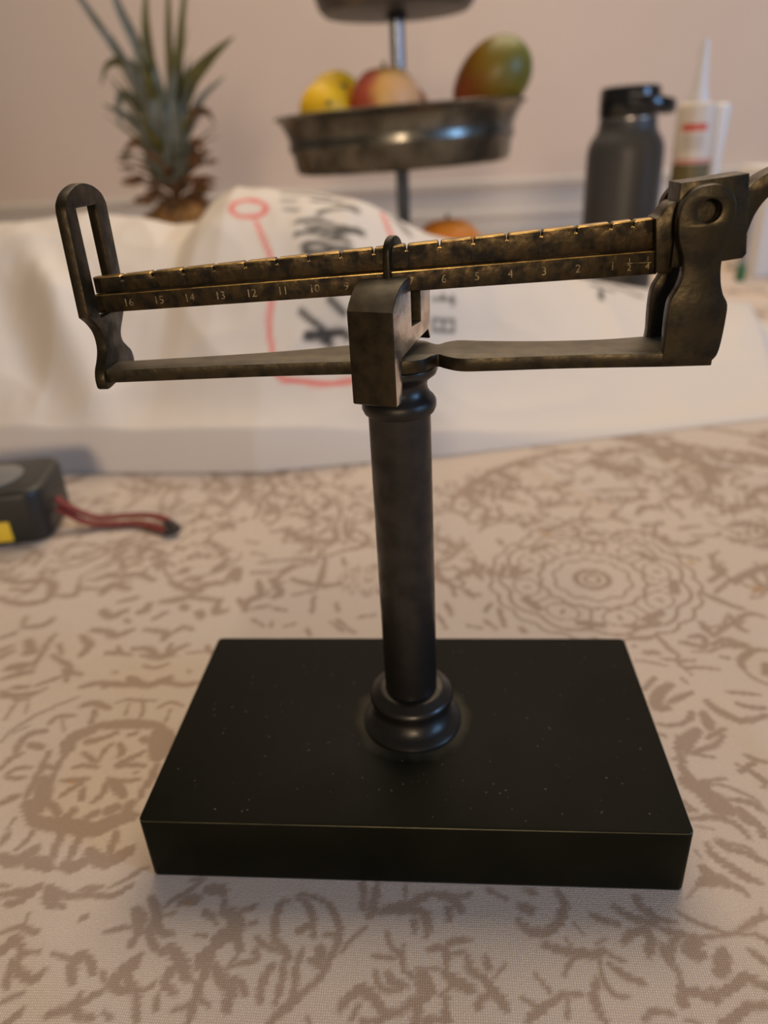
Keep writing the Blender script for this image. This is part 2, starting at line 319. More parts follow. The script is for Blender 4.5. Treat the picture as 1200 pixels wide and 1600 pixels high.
# ------------------------------------------------------------------ tablecloth
CLOTH = load("8,-1174,-496,-1138,-491,-1104,-484,-1068,-466;9,-1139,-524,-1106,-517,-1082,-489,-1068,-466;5,-1191,-466,-1164,-469;14,-1035,-475,-1019,-501,-998,-523;7,-1040,-471,-1002,-483,-964,-495,-925,-484,-896,-463;7,-1003,-519,-968,-528;6,-960,-492,-899,-487,-843,-485,-800,-450;5,-948,-475,-921,-464,-885,-459;4,-865,-462,-820,-430,-790,-408;5,-1110,-610,-1081,-597,-1054,-590;5,-1047,-602,-1056,-556;6,-1054,-590,-1022,-604,-1000,-606;7,-902,-563,-892,-550;10,-1081,-662,-1061,-632,-1047,-626;8,-1047,-626,-1020,-665,-1017,-693,-994,-714,-952,-728,-934,-706;6,-1014,-665,-970,-658;6,-1037,-683,-1022,-731,-1013,-747;5,-1019,-688,-1034,-683;5,-1011,-785,-991,-772,-963,-760;6,-975,-831,-956,-815,-945,-795;5,-933,-662,-887,-671,-868,-676;9,-848,-656,-865,-682,-846,-729;7,-861,-653,-820,-680,-805,-706;6,-768,-721,-782,-700;5,-822,-594,-785,-580,-751,-576;11,-759,-524,-738,-554,-730,-584;7,-730,-584,-732,-608,-737,-626;6,-727,-590,-705,-586;9,-728,-491,-699,-528,-685,-558;7,-698,-522,-700,-559,-696,-595,-666,-629,-637,-645;7,-696,-528,-681,-570,-656,-590,-633,-590;5,-680,-540,-649,-532;11,-633,-625,-601,-649,-575,-676,-561,-702;8,-590,-665,-609,-693,-606,-720,-579,-742;4,-555,-696,-529,-717;5,-682,-515,-661,-488,-635,-471,-603,-433,-593,-426;10,-630,-487,-594,-483;8,-643,-504,-597,-496;11,-577,-459,-526,-464;7,-562,-445,-530,-448;6,-516,-490,-514,-528,-491,-527;9,-562,-529,-536,-538;6,-518,-558,-533,-547;13,-492,-521,-464,-563,-468,-592;14,-509,-611,-487,-587,-458,-586;10,-458,-586,-442,-626;8,-463,-520,-430,-503;6,-430,-555,-414,-549;5,-568,-590,-541,-592;7,-510,-588,-511,-645,-517,-700,-521,-742,-522,-792,-521,-811;10,-536,-674,-533,-646,-510,-629;6,-513,-752,-482,-766;5,-568,-782,-544,-773,-526,-762;10,-492,-672,-466,-703,-438,-728,-437,-774;5,-453,-671,-422,-659,-390,-655;6,-440,-697,-415,-712,-398,-737;5,-463,-677,-443,-643;11,-747,-731,-735,-704,-716,-681,-703,-656;7,-716,-681,-704,-718,-675,-743,-650,-807;11,-731,-740,-693,-739;4,-675,-743,-646,-732,-638,-716;6,-801,-784,-783,-763,-758,-744;7,-875,-812,-843,-801,-817,-785,-812,-759;10,-815,-790,-788,-813;8,-790,-808,-756,-812;6,-736,-796,-714,-810;6,-619,-746,-612,-781;7,-338,-484,-359,-497,-361,-547,-352,-594,-316,-627,-307,-649;5,-404,-590,-376,-612,-333,-627;6,-316,-470,-282,-494,-260,-537,-250,-584;9,-293,-568,-266,-555;6,-305,-463,-255,-474,-216,-498,-189,-547,-181,-587,-197,-633,-217,-688,-254,-726,-284,-767,-325,-798;7,-217,-577,-185,-576;13,-225,-618,-226,-651;6,-251,-647,-229,-646;6,-273,-619,-282,-664,-277,-722,-280,-762;7,-343,-661,-362,-705,-357,-750;6,-318,-649,-313,-703,-319,-754;8,-324,-803,-287,-752;4,-171,-621,-147,-586,-111,-550;9,-134,-424,-125,-495;8,-92,-426,-100,-507,-107,-522;7,-82,-512,-45,-492,13,-478;13,-57,-499,13,-497;8,13,-478,24,-465,59,-451;5,-13,-427,-11,-466;8,13,-497,43,-508,52,-538,49,-567;8,15,-533,16,-557;9,71,-450,118,-462,141,-492;7,124,-461,165,-447;9,106,-493,109,-518;6,219,-432,264,-457;5,-55,-565,-45,-600,-15,-626,-8,-664;4,-90,-629,-59,-631,-31,-632;5,-11,-598,-10,-626;6,-8,-659,19,-679;6,53,-607,78,-601,100,-611,99,-665;6,100,-605,117,-582,161,-578;5,111,-616,149,-609;18,41,-678,52,-708;9,99,-665,131,-690,167,-704;4,24,-657,83,-655;4,84,-722,120,-695,162,-704;7,154,-625,164,-657,195,-677;8,203,-623,207,-650;8,195,-677,214,-702,238,-731,242,-745;4,221,-671,250,-638;6,214,-707,182,-728,176,-748;8,-159,-762,-136,-731,-107,-710,-78,-734,-44,-767,-9,-760;10,-117,-715,-73,-734;5,-78,-667,-70,-698,-48,-712,-11,-711;7,-46,-671,-33,-691,-1,-700;7,-9,-760,21,-735,47,-729;10,32,-729,28,-787;8,99,-726,99,-775;8,48,-777,104,-775;6,-126,-780,-113,-750;7,-99,-788,-49,-781;6,-234,-784,-227,-798;8,-397,-624,-390,-641;12,305,-480,328,-486;8,322,-429,344,-438;8,409,-429,422,-464,403,-513,369,-544,329,-551,303,-535,293,-520;6,487,-495,513,-509,555,-520;7,554,-468,582,-495,623,-508,643,-516;7,617,-438,621,-469,649,-492,647,-522;5,649,-492,678,-506,705,-508;5,617,-438,633,-444;7,555,-568,583,-542,629,-529;8,624,-529,626,-563,611,-602;7,662,-527,692,-538,723,-542;6,652,-568,654,-601,662,-627;7,694,-549,671,-583,661,-622;16,717,-582,739,-559;8,750,-591,726,-603;4,743,-547,780,-546,842,-535,895,-536;4,714,-478,741,-498,774,-515,822,-533;6,764,-512,803,-525;6,849,-532,890,-507,923,-489,946,-485;3,924,-486,939,-461;7,901,-536,921,-552;12,800,-584,786,-617,774,-638;6,865,-576,880,-592,898,-612;5,672,-627,674,-658,673,-678;12,672,-683,663,-713;7,670,-688,706,-687,745,-705;8,743,-680,745,-705;8,745,-690,790,-673,835,-646,859,-660,877,-667;7,861,-709,814,-716,776,-741,739,-752;5,564,-755,588,-735,637,-738;4,438,-521,458,-549;8,353,-582,389,-594,436,-601,484,-602,502,-593;4,410,-565,423,-582;4,502,-593,525,-608,550,-618;4,430,-609,408,-632,393,-659;4,489,-574,511,-562;4,487,-618,486,-660,498,-690,516,-704,539,-703;6,506,-625,542,-653,584,-671;7,472,-666,458,-702,459,-736,474,-764;5,322,-661,354,-701;5,285,-719,324,-737,361,-721,384,-705,430,-703;9,295,-767,334,-736;5,393,-714,386,-758;4,662,-751,690,-757;8,802,-387,849,-366;9,800,-394,837,-386,869,-391;5,869,-391,905,-403,918,-428;7,900,-351,928,-370,962,-385;3,785,-407,752,-440;8,-1342,391,-1292,413,-1205,420,-1094,405;9,-1248,398,-1173,415;9,-1059,410,-1014,427,-911,407;8,-1144,437,-1095,426;6,-1655,356,-1604,346,-1558,315,-1505,357,-1477,390;5,-1558,315,-1559,264,-1551,210;4,-1519,326,-1491,245;11,-1605,388,-1562,394;4,-1403,286,-1362,307,-1325,339;5,-1508,95,-1496,150,-1475,188,-1443,236,-1391,277;5,-1484,141,-1441,179;10,-1288,288,-1244,304,-1174,275;10,-1224,259,-1209,201;5,-1158,305,-1123,326,-1077,321,-1006,322;5,-1105,300,-1096,241;5,-1067,331,-1037,271,-1033,223;5,-984,282,-945,313,-889,293;5,-932,273,-929,206;7,-1369,189,-1353,228,-1291,234;5,-1334,218,-1292,153;10,-1423,52,-1430,105,-1408,142,-1365,152;13,-1385,84,-1338,72;15,-1177,183,-1070,194,-959,191;18,-940,177,-901,142;26,-931,150,-911,115,-900,46;13,-981,122,-971,114;17,-1259,91,-1232,136,-1183,164;12,-1182,101,-1136,119;10,-1119,129,-1093,147;9,-1042,139,-1018,149;9,-889,-4,-885,-52,-892,-98;8,-899,-99,-894,-143;8,-1302,55,-1291,-21,-1286,-92,-1280,-153;7,-1220,65,-1237,30,-1235,-28,-1222,-106;13,-1228,82,-1249,56;9,-1295,-12,-1252,-20;18,-1256,-76,-1226,-137,-1214,-195;17,-1262,-175,-1211,-238;17,-1211,-238,-1156,-250,-1082,-255,-994,-266,-938,-230,-891,-215;12,-1183,-173,-1141,-208;13,-1104,-221,-1096,-199;13,-1033,-219,-1015,-204;15,-982,-196,-958,-181;15,-920,-216,-916,-166;8,-1436,-32,-1424,18,-1398,44;6,-1403,-55,-1380,-27,-1330,-21;6,-1397,-67,-1356,-70,-1326,-66;9,-1172,49,-1108,8;6,-1181,-18,-1146,-9,-1091,-16;6,-1102,25,-1100,67,-1085,94;8,-1058,94,-1031,60,-1040,34;8,-1027,1,-991,27,-957,57;7,-1028,-11,-980,-2,-927,-5;6,-1038,-63,-977,-73,-924,-64;11,-1023,-71,-985,-101,-952,-137;7,-1193,-75,-1142,-73,-1102,-65;7,-1166,-143,-1143,-112,-1114,-81;10,-1100,-111,-1089,-148;7,-1032,-79,-1028,-132,-1046,-162;6,-953,-37,-945,-33;8,-1099,-269,-1089,-315,-1078,-384;8,-1032,-274,-1028,-333,-1027,-383;14,-1142,-392,-1110,-388,-1074,-403;5,-1085,-403,-1038,-407;12,-1033,-395,-997,-400,-975,-375;13,-1245,-371,-1201,-388,-1174,-375,-1146,-339;14,-977,-344,-930,-374,-891,-372,-850,-334;8,-919,-277,-914,-310,-910,-342;6,-1190,-278,-1190,-311,-1208,-344;5,-1274,-232,-1276,-274;8,-1263,-287,-1266,-314,-1270,-327;9,-1354,-177,-1329,-154,-1311,-143;4,-827,-436,-800,-406,-772,-393;6,-634,-430,-599,-423;9,-1921,1415,-1915,1529,-1817,1550,-1667,1478;9,-1840,1392,-1789,1435,-1724,1502;9,-1643,1478,-1575,1545,-1454,1474;13,-1508,1431,-1463,1497,-1357,1428;13,-1166,1403,-1116,1424;14,-2135,1208,-2023,1167,-1944,1186,-1844,1165,-1789,1032,-1868,979,-1974,997,-2037,1034;13,-2013,1109,-1904,1089;13,-1787,1051,-1691,1050;11,-1700,1164,-1667,1069,-1703,1032;12,-1641,1106,-1565,1105;14,-1582,1222,-1493,1221,-1424,1240,-1325,1180;16,-1538,1068,-1516,1143,-1425,1104;15,-1477,925,-1415,874,-1365,924;13,-1424,994,-1354,1030;14,-1297,907,-1273,924,-1272,976;11,-1208,857,-1166,907;21,-1194,1278,-1199,1258;20,-1103,1197,-1108,1178;15,-1220,1159,-1138,1102,-1058,1083;15,-953,1157,-1043,1139,-1103,1092;15,-1216,993,-1150,1011,-1089,1046;16,-1073,1028,-975,1010;19,-1102,958,-1086,941;19,-1015,906,-995,873;12,-1042,1246,-1007,1317;15,-953,1195,-930,1275,-905,1176;13,-944,1010,-936,906,-891,923;13,-853,1009,-801,923;11,-1338,857,-1318,832;9,-1798,808,-1823,875;11,-1681,858,-1708,808,-1790,792;11,-1856,713,-1808,752;13,-1805,623,-1774,653;12,-1781,579,-1748,623;9,-1616,745,-1617,668,-1606,552,-1603,511;14,-1720,698,-1662,623,-1683,609;20,-1704,510,-1647,524;11,-1686,443,-1646,470,-1589,484;10,-1621,391,-1559,392;9,-1562,595,-1494,553,-1438,512,-1418,432;10,-1559,668,-1521,610;12,-1491,729,-1425,669,-1430,596;13,-1463,776,-1387,761,-1336,730,-1276,776;12,-1324,611,-1277,611;7,-1295,654,-1259,611,-1207,597;11,-1218,776,-1135,761,-1105,730,-1113,700;10,-1091,745,-1049,792,-1005,777;11,-1223,640,-1149,640,-1091,583,-1055,612,-991,670;8,-1170,597,-1091,583,-1023,598;10,-1065,670,-1059,598;6,-1134,528,-1076,515,-1031,542;10,-1459,498,-1374,472;8,-1530,405,-1469,445,-1437,471;7,-1660,366,-1576,342,-1511,367;9,-1338,394,-1279,421,-1186,409,-1116,409;17,-1158,448,-1090,410;17,-1064,410,-999,449;9,-991,423,-926,411,-878,425;7,-972,612,-885,627;11,-902,656,-871,613;6,-1245,486,-1227,486;6,-937,502,-924,489;9,-1646,341,-1594,342,-1513,355;11,860,808,922,796,1004,833;6,857,729,912,723,972,735;7,865,670,871,665;12,903,625,944,625;7,976,723,999,654,1027,609;4,850,575,901,565,963,544;6,954,587,1012,576,1078,577;6,1008,565,1026,533,1079,534,1148,524;5,1023,523,1040,492;6,1024,620,1009,544;7,995,471,1007,446;8,1058,694,1102,677,1129,654;9,1101,724,1154,736,1146,666;10,1173,821,1190,784;9,1194,796,1192,748;5,1088,632,1149,632,1190,655,1241,666;11,1218,677,1262,666,1305,655;8,1185,599,1208,588;6,1215,796,1283,808,1355,833;6,1297,871,1266,821;7,1309,784,1329,760;10,1362,627,1309,627,1251,578,1243,535;5,1239,525,1259,474,1295,434;13,1327,536,1312,494;9,844,410,898,470;14,945,431,888,381,865,315,899,306;8,913,334,958,363,1011,392;6,842,226,888,218,941,236,980,289;11,978,280,964,254;15,1018,272,1016,211;12,1020,281,1028,229;7,995,161,1038,186,1067,204;15,970,194,936,160,905,110;11,901,159,881,110;7,903,87,954,103,1008,128,1050,170;6,921,87,984,73;12,881,86,883,55;5,851,62,874,63;7,841,175,856,166;10,873,40,877,-5,891,-33;14,860,-27,890,-55,927,-40;6,924,-29,994,-17;4,927,-40,979,-46,1023,-72,1056,-99,1072,-151;13,894,-76,916,-109,936,-142,965,-148;10,918,-68,955,-101,971,-148;7,981,-101,1021,-107,1048,-119,1056,-139;12,994,-140,1008,-172,1024,-185;8,1024,-172,1033,-216,1031,-234;7,843,-177,897,-169,936,-174,968,-199,988,-241;6,836,-111,854,-137;8,842,-144,863,-144;3,845,-202,893,-213;4,909,-256,963,-272,986,-289;12,899,-256,921,-279;7,911,-279,956,-290,987,-312,1007,-322;8,860,-269,866,-298,894,-332,922,-358,950,-374;5,950,-374,968,-389;11,822,-345,834,-367,815,-384;9,821,-378,860,-377,876,-398;3,799,-390,777,-417;4,888,-403,918,-423;3,820,-288,828,-311;6,1137,394,1185,389,1244,381;8,1151,328,1194,311,1242,311;10,1046,345,1069,300,1099,264,1132,239,1177,248,1233,271;6,1089,83,1114,60,1147,46;6,1047,44,1078,22;9,1053,14,1103,45;7,1081,15,1103,-14,1111,-35;7,1100,-50,1119,-28;11,-1755,2274,-1690,2339,-1593,2268,-1617,2171;11,-1389,2260,-1345,2359,-1230,2254,-1246,2158;11,-1215,2253,-1137,2283,-1057,2183,-1090,2091;11,-1016,2379,-944,2243,-952,2148;11,-1369,2009,-1240,2035,-1115,1972;11,-1008,2088,-883,2145,-775,2080;10,-751,2019,-639,1900,-659,1791;11,-635,2136,-568,2043,-578,1927;10,-1102,1723,-1071,1748;10,-950,1568,-884,1542;9,-898,1448,-805,1401;11,-837,1665,-742,1688,-650,1586;11,-747,1714,-747,1588;11,-589,1585,-590,1443;11,-572,1634,-509,1708,-468,1582,-518,1511;11,-441,1759,-411,1605,-358,1556;9,-383,1680,-303,1603,-315,1484,-418,1463;9,-825,1335,-702,1355,-533,1374,-415,1440,-263,1554;10,-495,1352,-493,1184,-506,1124;9,-407,1372,-388,1307;12,-636,1185,-495,1124,-390,1143;10,-601,1048,-500,1086;9,-502,1029,-492,903;10,-390,974,-373,920;13,-840,1249,-749,1248;14,-798,1167,-761,1050,-812,994,-805,922;13,-736,1186,-668,1068,-693,1030;11,-767,939,-709,957;10,-674,939,-618,921;11,-648,1311,-689,1227;8,-662,835,-655,802;8,-402,835,-334,769;8,-374,852,-284,753;8,-276,868,-208,885;8,-493,785,-476,737;8,-595,802,-559,818;9,-931,1250,-921,1168;13,-1051,1273,-999,1337;9,-1198,1453,-1106,1383;10,-1509,1506,-1389,1480;9,-1425,1411,-1312,1432;8,-747,852,-695,802;12,-946,2055,-888,1908;10,-826,1992,-740,1960;11,-761,2236,-658,2200;11,-502,2163,-396,2190;11,149,2053,296,2122,451,2043,570,1967;10,265,1741,358,1803,299,1838;12,251,2240,353,2276;12,458,2353,562,2390;13,627,1930,708,1963;13,511,2190,653,2147;14,813,2379,903,2417;13,947,2099,1110,2130,1265,2124;13,1140,1984,1239,2016;14,1146,1814,1214,1912,1294,1876;12,1145,1687,1252,1715;12,1359,2012,1504,2042,1576,1935,1647,1800;11,1205,1537,1297,1479,1394,1533;12,1319,1652,1425,1680;12,1658,1832,1781,1894,1866,1925;15,1577,1676,1698,1704,1744,1642;14,1555,1530,1661,1528;12,1363,1267,1389,1193;14,1508,1216,1526,1098;11,1208,1399,1323,1344;10,1313,1146,1405,1242,1384,1292;10,1248,1055,1326,967,1381,925;10,1308,1055,1398,1146;9,1310,884,1321,785,1336,766;13,1177,824,1182,766;9,1192,729,1378,884,1449,864;9,1060,691,1136,655;9,1174,674,1240,710,1307,656;10,99,1417,142,1501;11,386,1554,397,1510;11,480,1495,505,1466;9,195,1361,249,1334;11,165,1207,232,1256,282,1181;10,137,1134,149,1040;11,153,1283,217,1206;10,200,1063,262,1039;10,110,973,134,887;8,73,887,109,785;10,280,908,308,972;10,342,929,357,805;8,204,805,262,785;9,277,845,321,785;13,426,785,435,766;14,1018,2497,1127,2535;14,1219,2487,1257,2359,1142,2283;14,1771,2548,1873,2456,2081,2532;14,1394,2657,1540,2559,1719,2595;13,1849,2293,1959,2211;14,809,2596,923,2545;12,967,1954,1065,1917;12,1008,1785,1081,1720;12,799,1759,892,1789", 1.85)
def medallion(cx, cy, R):
    s = []; wm = 1.5
    def ring(r, w, lobes=0, amp=0, ph=0, n=None):
        n = n or max(40, lobes*8)
        P = [np.array((cx+(r+amp*abs(math.sin(lobes*a/2+ph)))*math.cos(a), cy+(r+amp*abs(math.sin(lobes*a/2+ph)))*math.sin(a))) for a in np.linspace(0, 2*math.pi, n)]
        for p, q in zip(P[:-1], P[1:]): s.append((w*wm, [p, q]))
    ring(R*.93, R*.016, 22, R*.05); ring(R*.80, R*.018, 11, R*.08, .3); ring(R*.47, R*.018, 16, R*.03)
    ring(R*.155, R*.03); ring(R*.07, R*.02, n=16); ring(R*.33, R*.014, 10, R*.04)
    for k in range(8):
        a = 2*math.pi*k/8+.2; c, d = math.cos(a), math.sin(a)
        P = [(cx+R*(.64+.12*math.cos(t))*c-R*.15*math.sin(t)*d, cy+R*(.64+.12*math.cos(t))*d+R*.15*math.sin(t)*c) for t in np.linspace(0, 2*math.pi, 18)]
        for p, q in zip(P[:-1], P[1:]): s.append((R*.017, [np.array(p), np.array(q)]))
        s.append((R*.03, [np.array((cx+R*.62*c, cy+R*.62*d)), np.array((cx+R*.66*c, cy+R*.66*d))]))
        a += math.pi/8; s.append((R*.07, [np.array((cx+R*.74*math.cos(a-.12), cy+R*.74*math.sin(a-.12))), np.array((cx+R*.74*math.cos(a+.12), cy+R*.74*math.sin(a+.12)))]))
        s.append((R*.02, [np.array((cx+R*.52*math.cos(a), cy+R*.52*math.sin(a))), np.array((cx+R*.68*math.cos(a), cy+R*.68*math.sin(a)))]))
    return s
def flower(cx, cy, R, k=8):
    s = []
    for i in range(k):
        a = 2*math.pi*i/k; c, d = math.cos(a), math.sin(a)
        s.append((R*.11, crom([(cx+R*.25*c, cy+R*.25*d), (cx+R*.6*c, cy+R*.6*d), (cx+R*c, cy+R*d)], 3)))
    for p, q in zip(*(lambda P: (P[:-1], P[1:]))([np.array((cx+R*.16*math.cos(t), cy+R*.16*math.sin(t))) for t in np.linspace(0, 6.283, 14)])): s.append((R*.05, [p, q]))
    return s
def scrolls(x0, x1, y0, y1, n, big, avoid):
    """random leafy scrolls of the same print for the far, blurred cloth"""
    s = []; rnd = random.Random(11)
    for _ in range(n):
        x, y = rnd.uniform(x0, x1), rnd.uniform(y0, y1)
        if avoid(x, y): continue
        a = rnd.uniform(0, 6.28); k = rnd.choice((-1, 1))*rnd.uniform(.12, .32); P = []
        for i in range(7): P.append((x, y)); x += big*math.cos(a); y += big*math.sin(a); a += k
        w = big*rnd.uniform(.13, .22); s.append((w, crom(P, 2)))
        for i in range(1, 7):
            if rnd.random() < .7:
                b = a-k*(7-i)+rnd.choice((-1, 1))*rnd.uniform(.7, 1.3); l = big*rnd.uniform(.6, 1.3)
                s.append((big*rnd.uniform(.14, .28), crom([P[i], (P[i][0]+l*.5*math.cos(b), P[i][1]+l*.5*math.sin(b)), (P[i][0]+l*math.cos(b+.4), P[i][1]+l*math.sin(b+.4))], 2)))
    return s
xs = graded(-1060, 1160, -120, 130, .62, 1.022); ys = graded(-560, 1425, -92, 30, .62, 1.014)
msk = np.zeros((len(ys), len(xs)), np.float32)
paint(xs, ys, msk, CLOTH)
paint(xs, ys, msk, medallion(79, 117, 49), .5, False)
paint(xs, ys, msk, medallion(-26, 118, 15), .5, False)
far = lambda x, y: (math.hypot(x-79, y-117) < 56) or (-245 < x < 190 and y < 232)
paint(xs, ys, msk, scrolls(-700, 900, -90, 1400, 520, 17, far), 1.0, False)
near = lambda x, y: math.hypot(x-79, y-117) < 52 or y < 128
paint(xs, ys, msk, scrolls(-225, 185, 125, 240, 200, 5.5, near), .8, False)
for fx, fy, fr in ((-330, 180, 40), (240, 250, 42), (330, 60, 45), (450, 400, 45), (400, 640, 50), (-500, 420, 45), (620, 250, 45)): paint(xs, ys, msk, flower(fx, fy, fr), 1.0, False)
ys = np.minimum(ys, 1444); X, Y = np.meshgrid(xs, ys); Z = np.full_like(X, -.15)
def crease(x0, y0, x1, y1, w_, h):
    L_ = math.hypot(x1-x0, y1-y0); ux, uy = (x1-x0)/L_, (y1-y0)/L_
    s_ = (X-x0)*ux+(Y-y0)*uy; d_ = -(X-x0)*uy+(Y-y0)*ux+4*np.sin(s_/30)
    return h*np.exp(-(d_/w_)**2)*np.clip(s_/25, 0, 1)*np.clip((L_-s_)/25, 0, 1)
Z += crease(60, 262, 118, 170, 7, 2.2)+crease(150, 262, 240, 170, 12, 4)+crease(100, 262, 190, 205, 7, 1.6)+crease(-130, 135, 10, 145, 5, .8)+crease(130, 80, 175, -20, 9, 1.6)+crease(112, 40, 140, -60, 7, 1.0)
Z += crease(-118, -40, -60, -95, 9, 1.2)+crease(20, -60, 34, -130, 10, .8)
# hang over the table's edges
for lim, sg in ((1150, 1), (-1050, -1)):
    o_ = sg*X > sg*lim; Z[o_] -= np.abs(X[o_]-lim)*12; X[o_] = lim+sg*2
o_ = Y < -540; Z[o_] -= np.abs(Y[o_]+540)*12; Y[o_] = -542
M_cloth = print_mat('printed_linen', (.72, .59, .49), [(.44, .325, .25), (.55, .30, .09)], .85, weave=.55, tint=(.68, .575, .50))
spots = np.zeros_like(msk)
for sx, sy, sr in ((-115.4, -8, 1.0), (63, 161, 2.2), (128, 131, 2.0), (150, 108, 2.5), (-62, -50, .8), (165, 128, 3)):
    i0, i1 = np.searchsorted(xs, [sx-8, sx+8]); j0, j1 = np.searchsorted(ys, [sy-8, sy+8])
    A, B = np.meshgrid(xs[i0:i1], ys[j0:j1]); spots[j0:j1, i0:i1] = np.maximum(spots[j0:j1, i0:i1], .7*np.exp(-((A-sx)**2+(B-sy)**2)/sr**2))
tag(grid_mesh('tablecloth', X, Y, Z, [msk, spots], M_cloth), 'cream linen tablecloth printed with tan scrollwork and medallions', 'tablecloth')

# ------------------------------------------------------------------ crumpled bag
def vnoise(x,y,s):
    x=np.asarray(x,float);y=np.asarray(y,float)
    xi=np.floor(x);yi=np.floor(y);fx=x-xi;fy=y-yi
    fx=fx*fx*(3-2*fx);fy=fy*fy*(3-2*fy)
    def h(a,b):
        v=np.sin(a*127.1+b*311.7+s*74.7)*43758.5453
        return v-np.floor(v)
    return (h(xi,yi)*(1-fx)+h(xi+1,yi)*fx)*(1-fy)+(h(xi,yi+1)*(1-fx)+h(xi+1,yi+1)*fx)*fy
BXF=([-560,-420,-285,-110,13,99,236,340],[262,257,253,247,268,289,323,350])
BXR=([-560,-340,-160,-35,0,50,120,200,310],[430,430,435,430,432,470,500,540,560])
BHR=([-560,-420,-340,-250,-200,-183,-168,-148,-90,-35,0,30,60,90,120,160,200,310],[118,140,143,140,134,137,152,161,153,136,120,106,92,80,70,60,52,28])
BBK=([-560,60,120,200,310],[110,90,80,58,55])
BHL=([-560,-279,-109,13,100,144,340],[30,28,24,11,4,2.5,2])
def sm(t):
    t=np.clip(t,0,1); return t*t*(3-2*t)
def bag_z(X,Y):
    """height (mm) of the crumpled bag over table point X,Y (mm)"""
    X=np.asarray(X,float);Y=np.asarray(Y,float)
    yf=np.interp(X,*BXF); yr=np.interp(X,*BXR); hr=np.interp(X,*BHR); hl=np.interp(X,*BHL)
    d=Y-yf; t=d/(yr-yf)
    lip=hl*np.sqrt(np.clip(d/7.,0,1))
    tt=np.clip(t,0,1)
    body=(hr-hl)*(0.80*np.sin(tt*np.pi/2)**1.35+0.20*tt)
    back=np.clip((Y-yr)/np.interp(X,*BBK),0,1)
    z=lip+body
    z=z*(1-back**1.6)
    # folds: sharp creases running up and across the slope
    def ridge(u,v,s,p): 
        n=vnoise(u,v,s); return (1-np.abs(2*n-1))**p
    amp=sm(d/30.)*(1-back)*np.interp(X,[-560,-200,0,120,320],[1.25,1.0,.75,.45,.3])
    u=X*.8+Y*.5; v=-X*.35+Y
    z=z+amp*(7.5*ridge(u/95,v/120,1,2)+5*ridge(X/60+3,Y/85,5,2)+2.2*ridge(v/34,u/48,9,1.5)+.8*ridge(X/17,Y/23,4,1)-7)
    # big diagonal fold at the far left
    s=(X+262)*.8+(Y-330)*.6
    q=(X+262)*-.6+(Y-330)*.8
    z=z+15*np.exp(-(s/13)**2)*np.exp(-(q/60)**2)-9*np.exp(-((s+28)/15)**2)*np.exp(-(q/60)**2)
    # bottom lip ripple
    z=z+sm(d/4.)*(1-sm(d/30.))*2.2*np.sin(X/23.+1.2*np.sin(X/41.))*np.interp(X,[-560,0,120,320],[1,.7,.15,.1])
    xr=300+ .25*(Y-450)
    z=z*sm((xr-X)/26.)*sm((X+560)/60.)
    return np.maximum(z,0.4)
bx = np.arange(-560, 345, 2.4); dv = np.concatenate([np.arange(0, .06, .005), np.linspace(.06, 1, 118)])
BX, DV = np.meshgrid(bx, dv); BF = np.interp(BX, *BXF); BY = BF+DV*(np.interp(BX, *BXR)+np.interp(BX, *BBK)-BF)
bm_red = np.zeros_like(BX); bm_blk = np.zeros_like(BX)
for s_, ch in ((load("12,-1447,3969,-1426,4033,-1337,4088,-1232,4072,-1193,4017,-1217,3961,-1311,3920,-1408,3922,-1447,3969;9,-1249,3892,-1163,3713,-1109,3607,-1075,3461,-1073,3294,-1074,3171,-1041,3036,-980,2881,-832,2880,-703,2891,-537,2930,-350,2969;10,-348,4260,-310,4142,-275,4037,-239,3889", 1.5), bm_red), (load("10,-1114,4270,-916,4261,-741,4237;7,-1090,4122,-983,4124;7,-1055,4022,-947,4003;10,-858,4147,-649,4180;11,-796,3974,-678,4049,-514,4081;9,-690,4158,-517,4125;9,-951,3866,-791,3912,-622,3870,-463,3910;12,-785,3850,-618,3813,-503,3908;10,-941,3769,-821,3795,-676,3765,-554,3757;9,-867,3849,-702,3834,-461,3879;13,-859,3647,-868,3686,-773,3713,-650,3688,-530,3696;12,-857,3630,-689,3663;12,-861,3275,-779,3217,-681,3173;12,-670,3357,-570,3287;15,-810,3121,-736,3144,-659,3123;12,-681,3173,-585,3188,-536,3165;5,39,3644,193,3746;5,111,3732,110,3694;5,183,3771,182,3701;5,28,3412,188,3510;5,44,3502,190,3588;5,180,3593,178,3503;5,108,3539,107,3470;6,57,3443,38,3481;6,-232,4287,-120,4137;6,-275,4285,-163,4153;15,1415,4913,1592,4928;15,1673,5081,1848,4960;12,1436,4612,1472,4816", 2.0), bm_blk)):
    for r, P in s_:
        for p, q in zip(P[:-1], P[1:]): seg_paint(BX, BY, ch, np.array(p), np.array(q), r, r, 1.6)
BZ = bag_z(BX, BY)
BZ[0] = .3; BZ[-1] = .3
M_bag = print_mat('white_plastic_film', (.68, .61, .545), [(.74, .06, .045), (.030, .028, .030)], .6)
bag = grid_mesh('plastic_bag', BX, BY, BZ, [bm_red, bm_blk], M_bag)
tag(bag, 'big crumpled white plastic bag with red line and black brush lettering, lying behind the scale', 'bag')

